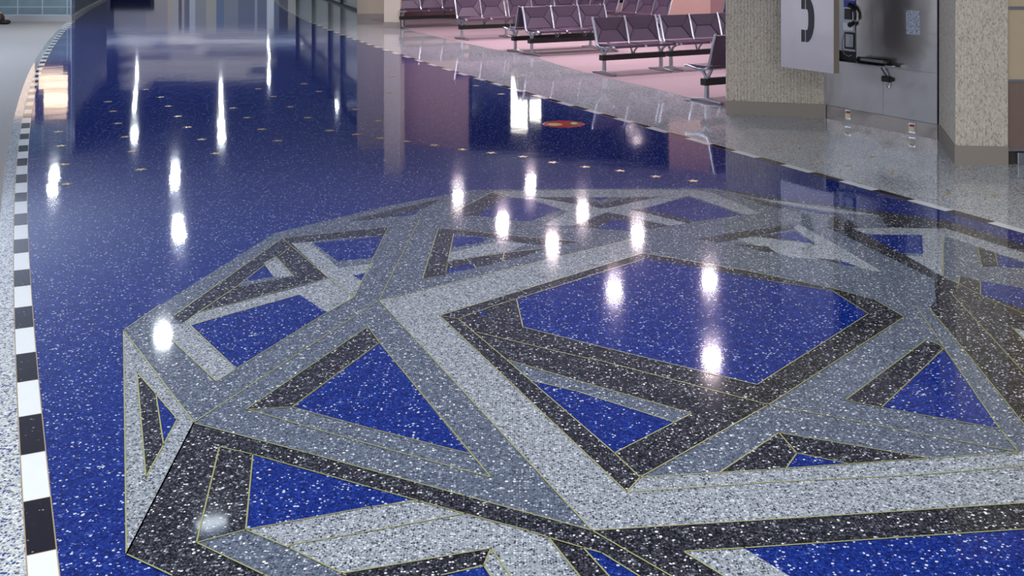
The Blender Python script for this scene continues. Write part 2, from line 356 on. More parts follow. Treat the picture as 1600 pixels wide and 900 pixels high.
# ---------------------------------------------------------------- medallion inlay
B_, C_, M_, L_ = 'B', 'C', 'M', 'L'
OUT = [(193,517),(272,463),(428,365),(604,322),(737,297),(900,295),(1113,294),(1205,308),(1373,330),(1480,346),(1600,383),(1720,428),(1900,560),(2000,800),(1800,1100),(1000,1250),(500,1020),(268,900),(197.5,867)]
polys = [
 (M_, OUT),
 # left wing
 (L_, [(193,517),(303,661),(197.5,867)]),
 (C_, [(214,583),(243.5,616),(255,695),(228,747),(220,660)]),
 (B_, [(243.8,618),(277,656),(255.5,696)]),
 # big charcoal field along the bottom
 (C_, [(303,662),(481,709),(727,776),(925,830),(1600,787),(1720,780),(1720,822),(1600,828),(1163,857),(1068,863),(1129,900),(1200,940),(1300,1010),(900,1060),(700,1010),(420,965),(268,900),(197.5,867)]),
 (M_, [(307,849),(384,829),(452,857),(540,900),(600,935),(520,950),(412,899)]),
 (L_, [(384,829),(640,782),(655,784),(727,804),(828,831),(857,841),(904,900),(935,940),(640,950),(590,928),(535,898),(452,857)]),
 (B_, [(395,712),(580,763),(655,784),(640,782),(384,828)]),
 (C_, [(530,898),(767,858),(756,885),(690,900),(600,930),(560,915)]),
 (B_, [(756,886),(766,900),(790,935),(640,935),(600,930),(690,900)]),
 (B_, [(914,856),(937,862),(999,900),(1040,930),(975,930),(951,899)]),
 (L_, [(1068,863),(1163,857.5),(1231,899),(1320,960),(1220,960),(1129,900)]),
 (B_, [(1163,857.5),(1600,828),(1720,822),(1760,960),(1320,960),(1231,899)]),
 # ring of charcoal round the centre
 (C_, [(687,494),(1003,396),(1167,423.5),(1300,451),(1365,468),(1413,496),(1384,515),(1200,634),(1000,747),(979,770)]),
 (B_, [(807,468),(1007,405),(1095,419),(1200,439),(1299,455),(1357,491),(1183,602),(940,543),(900,533),(817,512)]),
 (M_, [(791,562.5),(900,595),(1081,647),(1055,661),(900,612),(828,595)]),
 (B_, [(828,595),(900,612),(1055,661),(960,709),(940,693)]),
 (B_, [(745,488),(757,485),(759,495)]),
 # light bars
 (L_, [(592,470),(620,464),(767,428),(985,375),(1001,372),(1005,396),(780,465),(687,494),(807,607),(979,770),(1000,747),(1200,735),(1453,717),(1592,708),(1720,700),(1720,781),(1600,787),(1300,807),(925,830)]),
 # left group
 (C_, [(384,641),(575,511),(593,536),(456,637)]),
 (B_, [(458,637),(593,537),(733,710),(580,671)]),
 (L_, [(245,507),(297,507),(369,577),(338,597),(268,531)]),
 (C_, [(273,493),(441,373),(455,380),(513,435),(308,490),(288,505),(274,500)]),
 (L_, [(456,381),(484,379),(529,419),(584,412),(565,440),(553,466),(511,489),(468,461),(297,509),(287,506),(308,490),(473,448),(513,435)]),
 (L_, [(412,411),(431,401),(459,432),(427,433)]),
 (M_, [(427,433),(459,432),(372,449),(377,441)]),
 (B_, [(412,415),(427,432.5),(377,441)]),
 (B_, [(552,431),(571,427),(564,439)]),
 (B_, [(489,380),(599,369),(583,403),(527,408)]),
 (C_, [(441,372),(540,362),(607,355),(601,368),(540,372),(455,380)]),
 (B_, [(299,509),(468,461),(510,488),(369,576)]),
 (C_, [(545,345),(640,322),(690,311),(662,326),(607,339),(562,345)]),
 (B_, [(608,339),(656,328.5),(645,336)]),
 # upper middle
 (C_, [(685,357),(711,358),(807,369),(903,378),(860,384),(823,381),(780,372.5),(709,366),(695,431),(660,437)]),
 (B_, [(709,368),(761,372.5),(753,379),(707,387)]),
 (L_, [(704,395),(752,384),(780,377),(823,381),(801,392),(700,408)]),
 (C_, [(700,409),(788,395.5),(852,388),(820,400),(785,408),(743,419),(740,413),(698,421)]),
 (B_, [(698,421.5),(740,413),(743,418.5),(696,428)]),
 (C_, [(700,336),(769,301),(789,308),(744,337)]),
 (B_, [(744,337),(791,310),(828,312),(876,327),(828,346)]),
 (L_, [(771,300),(900,296.5),(1087,297),(1113,302),(1188,333),(1167,336),(1078,306),(1031,308),(800,308)]),
 (L_, [(789,306),(840,309),(943,327),(889,331),(828,312)]),
 (L_, [(1031,307),(1078,305),(1005,327),(975,331),(940,333),(900,353),(849,352),(889,330),(943,327)]),
 (L_, [(943,327),(987,328),(1073,349),(1046,352.5),(953,332)]),
 (B_, [(1005,326.5),(1076,308),(1159,336),(1087,345.5)]),
 (C_, [(988,328),(1005,326.5),(1087,345.5),(1073,348.5)]),
 (C_, [(947,325),(1031,308),(985,309),(943,319)]),
 (C_, [(844,309),(913,309.5),(943,320),(941,325)]),
 (B_, [(920,309),(948,309),(938,313.5)]),
 (C_, [(892,354),(951,332),(1042,353),(1015,357),(990,350),(958,343.5),(935,356)]),
 (B_, [(935,357),(958,343.5),(987,347.5),(1000,352),(987,361)]),
 # upper right
 (C_, [(1088,373),(1238,351),(1244,357),(1121,379)]),
 (C_, [(1185,370),(1204,367),(1240,377),(1235,379)]),
 (L_, [(1151,373),(1188,371),(1277,383),(1240,357),(1248,351),(1300,379),(1376,424),(1362,424),(1312,408),(1235,402),(1209,394)]),
 (B_, [(1203,368),(1241,362),(1272,381)]),
 (C_, [(1148,382),(1200,386),(1212,395),(1195,393)]),
 (C_, [(1264,402),(1306,407),(1316,412)]),
 (B_, [(1312,407.5),(1340,417),(1318,414)]),
 (C_, [(1113,294),(1205,308),(1373,330),(1480,346),(1600,383),(1720,428),(1710,440),(1600,395.5),(1477,358),(1387,355),(1373,336.5),(1300,322),(1200,311)]),
 (L_, [(1190,310.5),(1300,326.5),(1375,337),(1318,334),(1205,316)]),
 (B_, [(1212,319),(1310,335.5),(1280,333.5)]),
 (C_, [(1150,305),(1190,314),(1228,324),(1250,330),(1190,320)]),
 (C_, [(1296,341),(1318,338),(1335,352),(1400,389),(1461,427),(1531,461),(1600,483),(1720,525),(1800,700),(1720,790),(1600,664),(1523,568),(1459,491),(1452,482),(1462,470),(1460,437),(1293,355)]),
 (L_, [(1581,512),(1640,530),(1660,560),(1600,531)]),
 (L_, [(1331,357),(1477,357.5),(1600,395.5),(1710,440),(1700,455),(1600,409),(1476,369),(1473,432),(1440,413),(1415,400),(1442,402),(1441,367.5),(1352,366)]),
 (B_, [(1353,367),(1441,368),(1442.5,397),(1403,394.5)]),
 (C_, [(1528,387),(1555,396),(1559,416),(1533,416)]),
 (B_, [(1556,397),(1600,411),(1690,448),(1600,419),(1560,416)]),
 (C_, [(1500,432),(1532,440),(1532,461),(1497,448)]),
 (B_, [(1533,440),(1600,451),(1700,475),(1700,517),(1600,482),(1533,461)]),
 (C_, [(1321,626),(1448,531),(1475,544),(1377,638)]),
 (B_, [(1475,547),(1562,671),(1379,637.5)]),
 (C_, [(1217,677),(1320,696),(1453,717),(1125,739)]),
 (B_, [(1245,709),(1323,725.5),(1229,732)]),
]
lines = [
 [(193,517),(303,661),(197.5,867),(193,517)], [(214,583),(228,747),(255.5,696),(243.5,616),(214,583)],[(243.5,616),(277,656),(255.5,696)],
 [(193,517),(250,477)],[(197.5,867),(268,900)],
 [(303,661),(592,470),(656,343)], [(303,662),(481,709),(727,776),(925,830)], [(197.5,867),(303,661)],
 [(343,699),(395,711),(580,763),(655,784),(727,804),(828,831),(857,841),(911,857),(940,865),(1045,930)],
 [(343,699),(307,849),(412,899),(430,908)],[(395,711),(384,829)],[(307,849),(384,829)],
 [(384,829),(452,857),(540,900)],[(384,829),(580,793),(655,784)],[(452,853),(580,831),(724,804)],
 [(530,898),(767,858),(756,885),(690,900)],[(767,858),(800,905)],[(756,885),(768,903)],
 [(857,841),(910,907)],[(911,857),(955,905)],[(925,830),(1055,905)],
 [(925,830),(1300,807),(1600,787)],[(1068,863),(1163,857.5),(1600,828)],[(1068,863),(1135,904)],
 [(592,470),(925,830)],[(592,470),(767,428),(985,375)],[(687,494),(979,770),(1000,747),(1200,735),(1453,717),(1592,708)],
 [(980,770),(1200,755),(1440,743),(1600,729)],[(687,494),(780,465),(1005,396),(1167,423.5),(1300,451),(1365,468),(1413,496)],
 [(687,494),(716,499),(745,488),(767,480),(807,468),(1007,405)],[(716,499),(791,562.5),(828,595),(960,709),(1000,747)],
 [(807,468),(817,512),(940,543),(1183,602),(1357,491)],[(1413,496),(1200,634),(1000,747)],
 [(745,520),(900,557),(940,565),(1199,633),(1300,652),(1427,677),(1591,707)],
 [(791,562.5),(900,595),(1081,647),(960,709)],[(828,595),(900,612),(1055,661)],
 [(384,641),(575,511),(593,536),(767,747),(540,685),(388,641)],[(384,641),(456,637),(593,536)],[(456,637),(580,671),(733,710)],
 [(297,509),(369,577),(338,597),(268,531)],[(369,577),(511,489),(553,466),(607,355)],
 [(273,493),(441,373),(513,435),(553,466)],[(436,401),(455,385)],[(431,401),(372,447),(308,490)],[(287,506),(308,490),(513,435)],
 [(431,401),(459,432)],[(297,509),(468,461)],[(441,373),(540,362),(607,355)],
 [(685,357),(660,437),(695,431),(709,366)],[(700,409),(698,421),(695,431)],[(788,395),(785,408)],[(740,413),(743,419)],[(700,409),(788,396),(852,388)],
 [(687,357),(807,369),(903,378)],[(700,336),(769,301),(789,308)],[(771,300),(800,307)],
 [(1357,491),(1300,455),(1200,439)],[(1432,480),(1475,544),(1562,671),(1591,707)],[(1452,482),(1523,568),(1600,664)],
 [(1321,626),(1448,531),(1472,542)],[(1321,626),(1377,638),(1475,545)],[(1377,638),(1561,671)],
 [(1125,739),(1217,677),(1453,717)],[(1217,677),(1245,709),(1229,732)],[(1245,709),(1323,725)],
 [(1474,368),(1474,432),(1531,461),(1600,491)],[(1488,461),(1600,583)],[(1528,387),(1533,416)],[(1555,396),(1559,416)],[(1500,432),(1497,448)],[(1532,440),(1532,461)],
 [(1581,512),(1600,531)],
]
med = empty('floor_medallion', (0,0,0), 0, 'large faceted polygonal terrazzo medallion of grey, charcoal and blue bands set in the blue floor', 'floor inlay')
mats4 = {'B': m_blue, 'C': m_dark, 'M': m_mid, 'L': m_light}
names4 = {'B': ('blue_field','deep blue speckled fields'), 'C': ('charcoal_band','charcoal speckled bands'), 'M': ('grey_band','mid grey speckled bands'), 'L': ('pale_band','pale grey speckled bands')}
for i, (k, pts) in enumerate(polys):
    o = MB().prism([G(*p) for p in pts], .0006, .0012+.00003*i).build(names4[k][0] if i else 'grey_ground', mats4[k], med)
ln = MB(); zt = .0012+.00003*len(polys)+.0002; LWD = .0026
for pl in lines:
    gp = [Vector(G(*p)) for p in pl]
    for a, b in zip(gp, gp[1:]):
        d = (b-a).normalized(); n = Vector((-d.y, d.x))*LWD; a2 = a-d*LWD; b2 = b+d*LWD
        q = [a2-n, b2-n, b2+n, a2+n]
        ln.add([(p.x,p.y,zt) for p in q], [(0,1,2,3)])
o = ln.build('divider_strip', m_strip, med); o['label'] = 'thin yellowish brass divider lines'

# ---------------------------------------------------------------- stars
def star_mesh(r):
    mb = MB(); pts = []
    for k in range(10):
        a = math.pi/2+k*math.pi/5; rr = r if k % 2 == 0 else r*.42
        pts.append((rr*math.cos(a), rr*math.sin(a)))
    mb.prism(pts, .0002, .003); return mb
st_pos = [(315,218),(337,240),(386,184),(409,202),(434,220),(481,184),(515,204),(556,210),(595,216),(635,221),(679,227),
 (591,189),(722,234),(767,239),(817,245),(864,254),(915,261),(969,267),(1025,276),(1083,283),(783,147),(744,134),(169,159),(177,174),(184,193),(251,152),
 (263,166),(278,182),(293,199),(404,139),(427,151),(453,167),(475,131),(498,143),(555,171),(614,120),(609,145),(364,169),
 (91.5,206),(95.5,228),(101,257),(104,288),(196,214),(207,237),(220,265),(227,140)]
st_gray = [(1284,194),(1150,218),(1239,221),(1214,232),(1284,215),(1384,230),(1283,251),(1362,245),(1325,259),(1516,266),(1481,303),(1553,305),(1395,268)]
o = star_mesh(.055).build('star_inlay', m_star)
tag(o, 'small gold five pointed star inlaid in the blue floor', 'star inlay', 'gold stars in the blue floor')
sg = star_mesh(.04).build('star_inlay', plain('tan_star', (186,162,120), .3, .2))
tag(sg, 'small tan star inlaid in the grey floor before the telephone wall', 'star inlay', 'tan stars in the grey floor')
for lst, src in ((st_pos, o), (st_gray, sg)):
    for i, p in enumerate(lst):
        c = src if i == 0 else src.copy()
        if i: COL.objects.link(c)
        x, y = G(*p); c.location = (x, y, 0); c.rotation_euler = (0,0,random.uniform(0,6.28))

# ---------------------------------------------------------------- red round emblem
ex, ey = G(880.5, 194)
em = empty('round_emblem', (ex,ey,0), 0, 'small red and yellow round emblem set in the blue floor near the right border', 'floor inlay')
R_ = 33.5*ey/F
def disc(r0, r1, z, n=40, sq=1):
    mb = MB()
    vs = [(r1*math.cos(2*math.pi*k/n), r1*math.sin(2*math.pi*k/n)*sq, z) for k in range(n)]
    if r0 <= 0: return mb.add(vs, [tuple(range(n))])
    vs += [(r0*math.cos(2*math.pi*k/n), r0*math.sin(2*math.pi*k/n)*sq, z) for k in range(n)]
    return mb.add(vs, [(k,(k+1)%n,n+(k+1)%n,n+k) for k in range(n)])
m_red = plain('red_inlay', (196,28,34), .12); m_ylw = plain('yellow_inlay', (214,200,110), .15); m_grn = plain('olive_inlay', (92,84,64), .15)
disc(0, R_, .0012).build('disc', m_red, em)
def blob(cx, cy, rx, ry, z, n=14):
    return MB().add([(cx+rx*math.cos(2*math.pi*k/n)*(1+.2*math.sin(3*k)), cy+ry*math.sin(2*math.pi*k/n), z) for k in range(n)], [tuple(range(n))])
o = blob(-R_*.42, -R_*.1, R_*.36, R_*.4, .0018).build('figure', m_ylw, em); o['label'] = 'yellow figure'
o = blob(R_*.5, R_*.12, R_*.3, R_*.5, .0018).build('figure', m_grn, em); o['label'] = 'olive green figure'
o = blob(R_*.5, R_*.2, R_*.16, R_*.3, .0024).build('figure', m_ylw, em); o['label'] = 'yellow figure'
o = disc(R_*.94, R_, .0018).build('rim', plain('orange_inlay', (206,52,36), .15), em); o['label'] = 'orange rim'

# ---------------------------------------------------------------- walls
def wall(name, a, b, z0, z1, mat, th=.12):
    a, b = Vector(a), Vector(b); d = (b-a).normalized(); n = Vector((-d.y, d.x))*th
    if n.dot(a+b) < 0: n = -n                # thickness goes away from the camera
    return MB().prism([tuple(a), tuple(b), tuple(b+n), tuple(a+n)], z0, z1).build(name, mat)
struct(wall('wall_left', (XMIN,-9), (XMIN,76), 0, CEIL, m_wall))
struct(wall('wall_right', (XMAX,-9), (XMAX,76), 0, CEIL, m_wall))
struct(MB().box((XMIN,-9.12,0),(XMAX,-9,CEIL)).build('wall_back', m_wall))
# teal tiled wall, front left
TY = G(60, 34)[1]
tx1 = (112-800)*TY/F
def onT(px, y): return (px-800)*TY/F, H-(y-YH)*TY/F
tw = MB(); tw.box((-22,TY,.17),(tx1,TY+.2,CEIL)); o = tw.build('wall_left', m_tile); struct(o)
struct(MB().box((-22,TY-.02,0),(tx1+.01,TY+.2,.17)).build('baseboard_left', plain('aluminium_base', (206,206,208), .3, .7)))
struct(MB().box((tx1-.04,TY-.015,.17),(tx1+.01,TY,CEIL)).build('trim_1', plain('pale_corner', (160,172,190), .3, .4)))
# dark slate wall running back from the tiled wall
pts = [(tx1+.01, TY+.02)]
for Y in (31, 35, 40, 44): pts.append((EL(Y)-.25, Y))
sw = MB(); n = len(pts)
sw.prism(pts+[(x-.5, y+.2) for x, y in reversed(pts)], 0, CEIL); struct(sw.build('wall_left', m_bluegrey))
# far end wall (seen only as a reflection), in vertical fields
EY = 72.0
def ex_(px): return (px-800)*EY/F
fields = [(140,178,(60,66,96)),(178,228,(150,152,170)),(228,262,(170,166,170)),(262,272,(200,184,170)),(272,279,(176,190,200)),(279,284,(120,86,88)),(284,288,(170,184,196)),(288,296,(112,112,140)),
 (296,305,(180,200,220)),(305,322,(150,156,160)),(322,338,(178,180,160)),(338,350,(90,124,170)),(350,372,(128,144,160)),(372,398,(98,116,150)),(398,402,(150,166,190)),(402,417,(98,116,150)),(417,428,(205,220,240)),(428,436,(92,112,150)),
 (436,450,(50,56,90)),(450,480,(150,150,150)),(480,520,(112,122,140)),(520,640,(150,150,150))]
fm = MB(); fmats = []
for i, (a, b, col) in enumerate(fields):
    av = sum(col)/3; fmats.append(plain('end_field_%d' % i, tuple(av+(q-av)*.6 for q in col), .6)); fm.box((ex_(a),EY,0),(ex_(b),EY+.2,CEIL), i)
struct(fm.build('wall_far', fmats))
struct(MB().box((XMIN,EY+.3,0),(XMAX,EY+.5,CEIL)).build('wall_far', m_wall))
# right side of the far corridor: glazed shopfront
def part(name, mb, mat, parent, **k): return mb.build(name, mat, parent, **k)
s0 = Vector(G(559,19)); s1 = Vector(G(512,1)); dr = (s1-s0).normalized(); s2 = s0+dr*21; L3 = lambda v, z: (v.x, v.y, z)
nn = Vector((-dr.y, dr.x)); nn = nn if nn.x > 0 else -nn
win = MB()
win.prism([tuple(s0+nn*.1), tuple(s2+nn*.1), tuple(s2+nn*.14), tuple(s0+nn*.14)], 0.1, CEIL)
struct(win.build('window_1', plain('grey_green_glazing', (150,158,152), .15)))
fr = MB()
for z0, z1 in ((0,.06),(2.3,2.36),(CEIL-.1,CEIL)): fr.prism([tuple(s0), tuple(s2), tuple(s2+nn*.1), tuple(s0+nn*.1)], z0, z1)
for k in (0, 4.1, 7.6, 13.4, 20.9):
    a = s0+dr*k; fr.prism([tuple(a), tuple(a+dr*.07), tuple(a+dr*.07+nn*.11), tuple(a+nn*.11)], 0, CEIL)
struct(fr.build('trim_2', plain('dark_frame', (66,72,80), .5, .2)))
# beige stub wall and beige pillar beside the chairs
a = Vector(G(558,30)); b = Vector(G(601,30))
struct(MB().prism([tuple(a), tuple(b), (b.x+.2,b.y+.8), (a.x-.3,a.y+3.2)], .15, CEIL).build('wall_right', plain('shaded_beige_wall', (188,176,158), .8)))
struct(MB().prism([(a.x-.01,a.y-.015), (b.x,b.y-.015), (b.x+.2,b.y+.8), (a.x-.3,a.y+3.2)], 0, .15).build('baseboard_right', m_base))
a = Vector(G(600,44)); b = Vector(G(625,44.5))
pl2 = empty('pillar', (a.x,a.y,0), 0, 'beige pillar with a taupe base left of the farthest row of chairs', 'pillar')
def rel(pts, o): return [(x-o.x, y-o.y) for x, y in pts]
part('shaft', MB().prism(rel([tuple(a), tuple(b), (b.x+.05,b.y+.6), (a.x-.02,a.y+.6)], a), .15, CEIL), m_beige, pl2)
part('base', MB().prism(rel([(a.x-.01,a.y-.015), (b.x+.01,b.y-.015), (b.x+.06,b.y+.61), (a.x-.03,a.y+.61)], a), 0, .15), m_base, pl2)
# pink wall behind the chairs
WA = Vector((-172*30.5/F, 30.5)); WD = Vector((334*26.2/F, 26.2))
def onW(px):
    k = (px-800)/F; d = WD-WA
    t = (WA.x-k*WA.y)/(k*d.y-d.x); return WA+d*t
def wallpiece(name, p0, p1, z0, z1, mat, th=.15, out=0):
    a, b = onW(p0), onW(p1); d = (b-a).normalized(); n = Vector((-d.y, d.x))
    if n.y < 0: n = -n
    a -= n*out; b -= n*out
    return MB().prism([tuple(a), tuple(b), tuple(b+n*(th+out)), tuple(a+n*(th+out))], z0, z1).build(name, mat)
struct(wallpiece('wall_far', 560, 735, 0, CEIL, m_pink))
struct(wallpiece('wall_far', 1045, 1110, 0, CEIL, m_pink))
struct(wallpiece('wall_far', 1110, 1420, 0, CEIL, m_mauve))
struct(wallpiece('wall_far', 735, 1045, 0, .55, m_mauve))
struct(wallpiece('window_2', 735, 1045, .55, CEIL, m_glass, th=.06))
for px in (735, 828, 890, 975, 1042): struct(wallpiece('trim_3', px-1.5, px+1.5, .55, CEIL, m_blk, out=.03))
struct(wallpiece('baseboard_far', 560, 735, 0, .42, plain('red_brown_base', (104,70,72), .6), out=.02))
struct(wallpiece('trim_4', 1046, 1126, .965, .985, m_blk, out=.02))
# two bright lit panels on the glazing
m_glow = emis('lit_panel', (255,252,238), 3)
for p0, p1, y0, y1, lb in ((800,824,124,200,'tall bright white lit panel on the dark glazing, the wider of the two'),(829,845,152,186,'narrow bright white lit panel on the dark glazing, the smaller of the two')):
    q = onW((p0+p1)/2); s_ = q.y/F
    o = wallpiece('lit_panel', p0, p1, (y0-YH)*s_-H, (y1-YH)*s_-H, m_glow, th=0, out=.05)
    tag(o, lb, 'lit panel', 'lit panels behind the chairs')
# warm lit opening in the tiled wall
sh = empty('display_window', (tx1-1,TY-.03,0), 0, 'warm lit display window in the teal tiled wall, mirrored in the floor at left', 'display window')
hh = lambda y: (y-YH)*TY/F-H
def tpan(name, p0, p1, y0, y1, mat, dy=0):
    x0, _ = onT(p0, 0); x1, _ = onT(p1, 0)
    return MB().box((x0-sh.location.x,-.02-dy,hh(y0)),(x1-sh.location.x,.03,hh(y1))).build(name, mat, sh)
m_warm = emis('warm_glow', (255,222,186), 1.7); m_warm2 = emis('rosy_glow', (240,206,176), .5)
tpan('frame', 14, 111, 96, 190, plain('window_recess', (70,62,84), .6))
tpan('pane', 62, 107, 117, 124, m_warm, .01); tpan('pane', 62, 107, 127, 137, m_warm, .01); tpan('pane', 70, 107, 142, 168, m_warm, .01)
tpan('pane', 16, 56, 98, 184, m_warm2, .01); tpan('pane', 70, 105, 171, 184, m_warm2, .01); tpan('pane', 62, 100, 106, 114, m_warm2, .01)
# ---------------------------------------------------------------- pillar A, pillar B, right wall
A0, A1 = Vector(G(1134,178)), Vector(G(1290,184.5))
def ribbed(a, b, back, z0, z1, mat, name, parent, pitch, depth, o):
    """vertical combed ribs along front a-b, plain back points"""
    a, b = Vector(a), Vector(b); d = b-a; Ln = d.length; d.normalize(); n = Vector((d.y, -d.x))
    if n.dot(a) > 0: n = -n
    k = max(2, int(Ln/pitch)); pts = []
    for i in range(k):
        s = Ln*i/k; e = Ln*(i+.5)/k; g2 = Ln*(i+.62)/k; h2 = Ln*(i+.95)/k
        pts += [a+d*s, a+d*e, a+d*g2-n*depth, a+d*h2-n*depth]
    pts.append(b)
    pts = [(p.x-o.x, p.y-o.y) for p in pts]+[(x-o.x, y-o.y) for x, y in back]
    return MB().prism(pts, z0, z1).build(name, mat, parent)
pa = empty('pillar', (A0.x,A0.y,0), 0, 'wide combed concrete pillar behind the telephone sign', 'pillar')
backA = [(A1.x+.12,A1.y+.6),(A0.x+.2,A0.y+.42)]
ribbed(A0, A1, backA, .155, CEIL, m_conc, 'shaft', pa, .036, .010, A0)
d = (A1-A0).normalized(); n = Vector((-d.y, d.x))*.012
part('base', MB().prism(rel([tuple(A0-n), tuple(A1-n), *backA], A0), 0, .155), m_base, pa)
B0, B1, B2 = Vector(G(1467,218)), Vector(G(1493,256.5)), Vector(G(1575,258.5))
pb = empty('pillar', (B1.x,B1.y,0), 0, 'narrow angled concrete pillar right of the steel telephone cabinet', 'pillar')
backB = [(B2.x+.35,B2.y+1.2),(B0.x+.3,B0.y+.3)]
shaft = MB().prism(rel([tuple(B0), tuple(B1), tuple(B2), *backB], B1), .165, CEIL).build('shaft', m_conc, pb)
rb = MB()
d = (B2-B1).normalized(); n = Vector((d.y,-d.x)); 
for i in range(17):
    s = (B2-B1).length*(i+.25)/17; q = B1+d*s-B1
    rb.prism([(q.x,q.y),(q.x+d.x*.016,q.y+d.y*.016),(q.x+d.x*.013+n.x*.006,q.y+d.y*.013+n.y*.006),(q.x+d.x*.003+n.x*.006,q.y+d.y*.003+n.y*.006)], .17, CEIL)
rb.build('rib', m_conc, pb)
n = n*.012
part('base', MB().prism(rel([(B0.x-.012,B0.y-.012), (B1.x-.012,B1.y-.012), tuple(B2+n), *backB], B1), 0, .165), m_base, pb)
WY = B2.y+.03; sc = WY/F; z_ = lambda y: H-(y-YH)*sc
wm = MB(); x0 = B2.x-.01
wm.box((x0,WY,z_(124)),(XMAX,WY+.15,z_(15)), 0); wm.box((x0,WY,z_(10)),(XMAX,WY+.15,CEIL), 0)
wm.box((x0,WY,z_(232)),(XMAX,WY+.15,z_(128)), 1)
struct(wm.build('wall_right', [m_tan, m_brown]))
for i, (ya, yb) in enumerate(((15,10),(128,124),(236,232))):
    struct(MB().box((x0,WY-.01,z_(ya)),(XMAX,WY+.15,z_(yb))).build('trim_%d' % (5+i), m_cast))
struct(MB().box((x0,WY+.03,0),(XMAX,WY+.15,z_(236))).build('baseboard_right', plain('dark_plinth', (62,54,52), .6)))
px = lambda x: (x-800)*sc
o = MB().box((px(1589),WY-.02,0.0),(px(1640),WY+.02,z_(238))).build('floor_box', m_cast, bevel=.004)
tag(o, 'small grey metal box at the foot of the tan wall, cut by the right edge', 'box')

# ---------------------------------------------------------------- steel telephone cabinet
S0, S1 = Vector(G(1291,185)), Vector(G(1466,218.5))
sd = (S1-S0).normalized(); sn = Vector((sd.y, -sd.x)); sn = sn if sn.dot(S0) < 0 else -sn   # sn faces the camera
SLn = (S1-S0).length
def SPt(px, py, off=0.0):                  # where the pixel's ray meets the cabinet plane moved forward by off
    o = S0+sn*off; k = (px-800)/F
    t = (o.x-k*o.y)/(k*sd.y-sd.x); p = o+sd*t
    return t, H-(py-YH)*p.y/F
cab = empty('telephone_cabinet', (S0.x,S0.y,0), math.atan2(sd.y, sd.x), 'brushed steel telephone cabinet set between the two concrete pillars', 'cabinet')
# local frame: x along the front, -y out of the front (towards the camera)
sgn = -1 if Vector((math.sin(cab.rotation_euler.z), -math.cos(cab.rotation_euler.z))).dot(sn) > 0 else 1
def LB(x0, x1, o0, o1, z0, z1, mb=None):   # o = distance in front of the panel
    mb = mb or MB(); ya, yb = sorted((sgn*o0, sgn*o1)); return mb.box((x0,ya,z0),(x1,yb,z1))
tm, _ = SPt(1380, 100); tn, _ = SPt(1363, 50); tp0, _ = SPt(1311, 50); tp1, _ = SPt(1338, 50)
KH = .15
LB(0.02, SLn, -.3, .012, 0, KH).build('kick_plate', m_kick, cab)
LB(0, tm-.0015, -.02, 0, KH+.002, .66).build('door', m_steel, cab)
LB(tm+.0015, SLn-.012, -.02, 0, KH+.002, .66).build('door', m_steel, cab)
up = LB(tp1, tn-.001, -.02, 0, .662, 2.2); up = LB(tn+.001, SLn-.012, -.02, 0, .662, 2.2, up); up.build('back_panel', m_steel, cab)
rec = LB(-.05, tp1, -.16, -.14, .662, 2.2); rec = LB(-.06, 0.0, -.16, 0, .662, 2.2, rec); rec = LB(tp1, tp1+.01, -.16, -.02, .662, 2.2, rec)
rec = LB(-.05, tp1, -.16, 0, .655, .665, rec)
rec.build('recess', plain('recess_dark', (50,48,54), .5, .3), cab)
LB(SLn-.012, SLn, -.3, .004, 0, CEIL).build('side_trim', plain('dark_trim', (52,48,58), .4, .6), cab)
bd = LB(-.06, SLn-.012, -.3, -.17, 0.15, 2.2); bd = LB(-.035, -.001, -.3, .004, 0, 2.2, bd); bd.build('body', m_steel, cab)
t0, zz = SPt(1311, 98, .13); t1, _ = SPt(1405, 97, .03)
SHZ = .68
shp = MB().prism([(t0, sgn*.13), (t1-.22, sgn*.13), (t1, sgn*.03), (t1, 0), (t0, 0)], SHZ-.014, SHZ)
shp.build('shelf', m_steel, cab)
LB(-.1, SLn, -.3, .1, 2.2, 2.5).build('hood', m_steel, cab)
# lock on the lower door
def lbox(p0, p1, y0, y1, o0, o1, name, mat, parent, bevel=.003):
    ta, za = SPt(p0, y1, o1); tb, zb = SPt(p1, y0, o1)
    return LB(ta, tb, o0, o1, za, zb).build(name, mat, parent, bevel=bevel)
tl, zl = SPt(1385, 124, .03)
lk = empty('door_lock', (0,0,0), 0, 'black lock and chrome hasp on the steel door under the shelf', 'lock')
Mc = Matrix.Translation((S0.x,S0.y,0)) @ Matrix.Rotation(cab.rotation_euler.z, 4, 'Z')
def place(e, t, off, z):
    e.location = Mc @ Vector((t, sgn*off, z)); e.rotation_euler = (0,0,cab.rotation_euler.z)
place(lk, tl, 0, zl)
MB().box((-.075,min(sgn*.03,0),-.03),(.035,max(sgn*.03,0),.03)).build('lock_body', m_blk, lk, bevel=.008)
MB().box((.035,min(sgn*.025,0),-.018),(.075,max(sgn*.025,0),.022)).build('lock_cap', m_blk, lk, bevel=.008)
MB().tube([(-.005,sgn*.012,-.02),(-.005,sgn*.02,-.08),(.025,sgn*.02,-.085),(.025,sgn*.012,-.03)], .006).build('hasp', m_chrome, lk)
MB().tube([(-.08,sgn*.03,.16),(-.07,sgn*.03,.11),(-.03,sgn*.03,.07),(.0,sgn*.02,.03)], .007).build('cable', m_blk, lk, smooth=True)
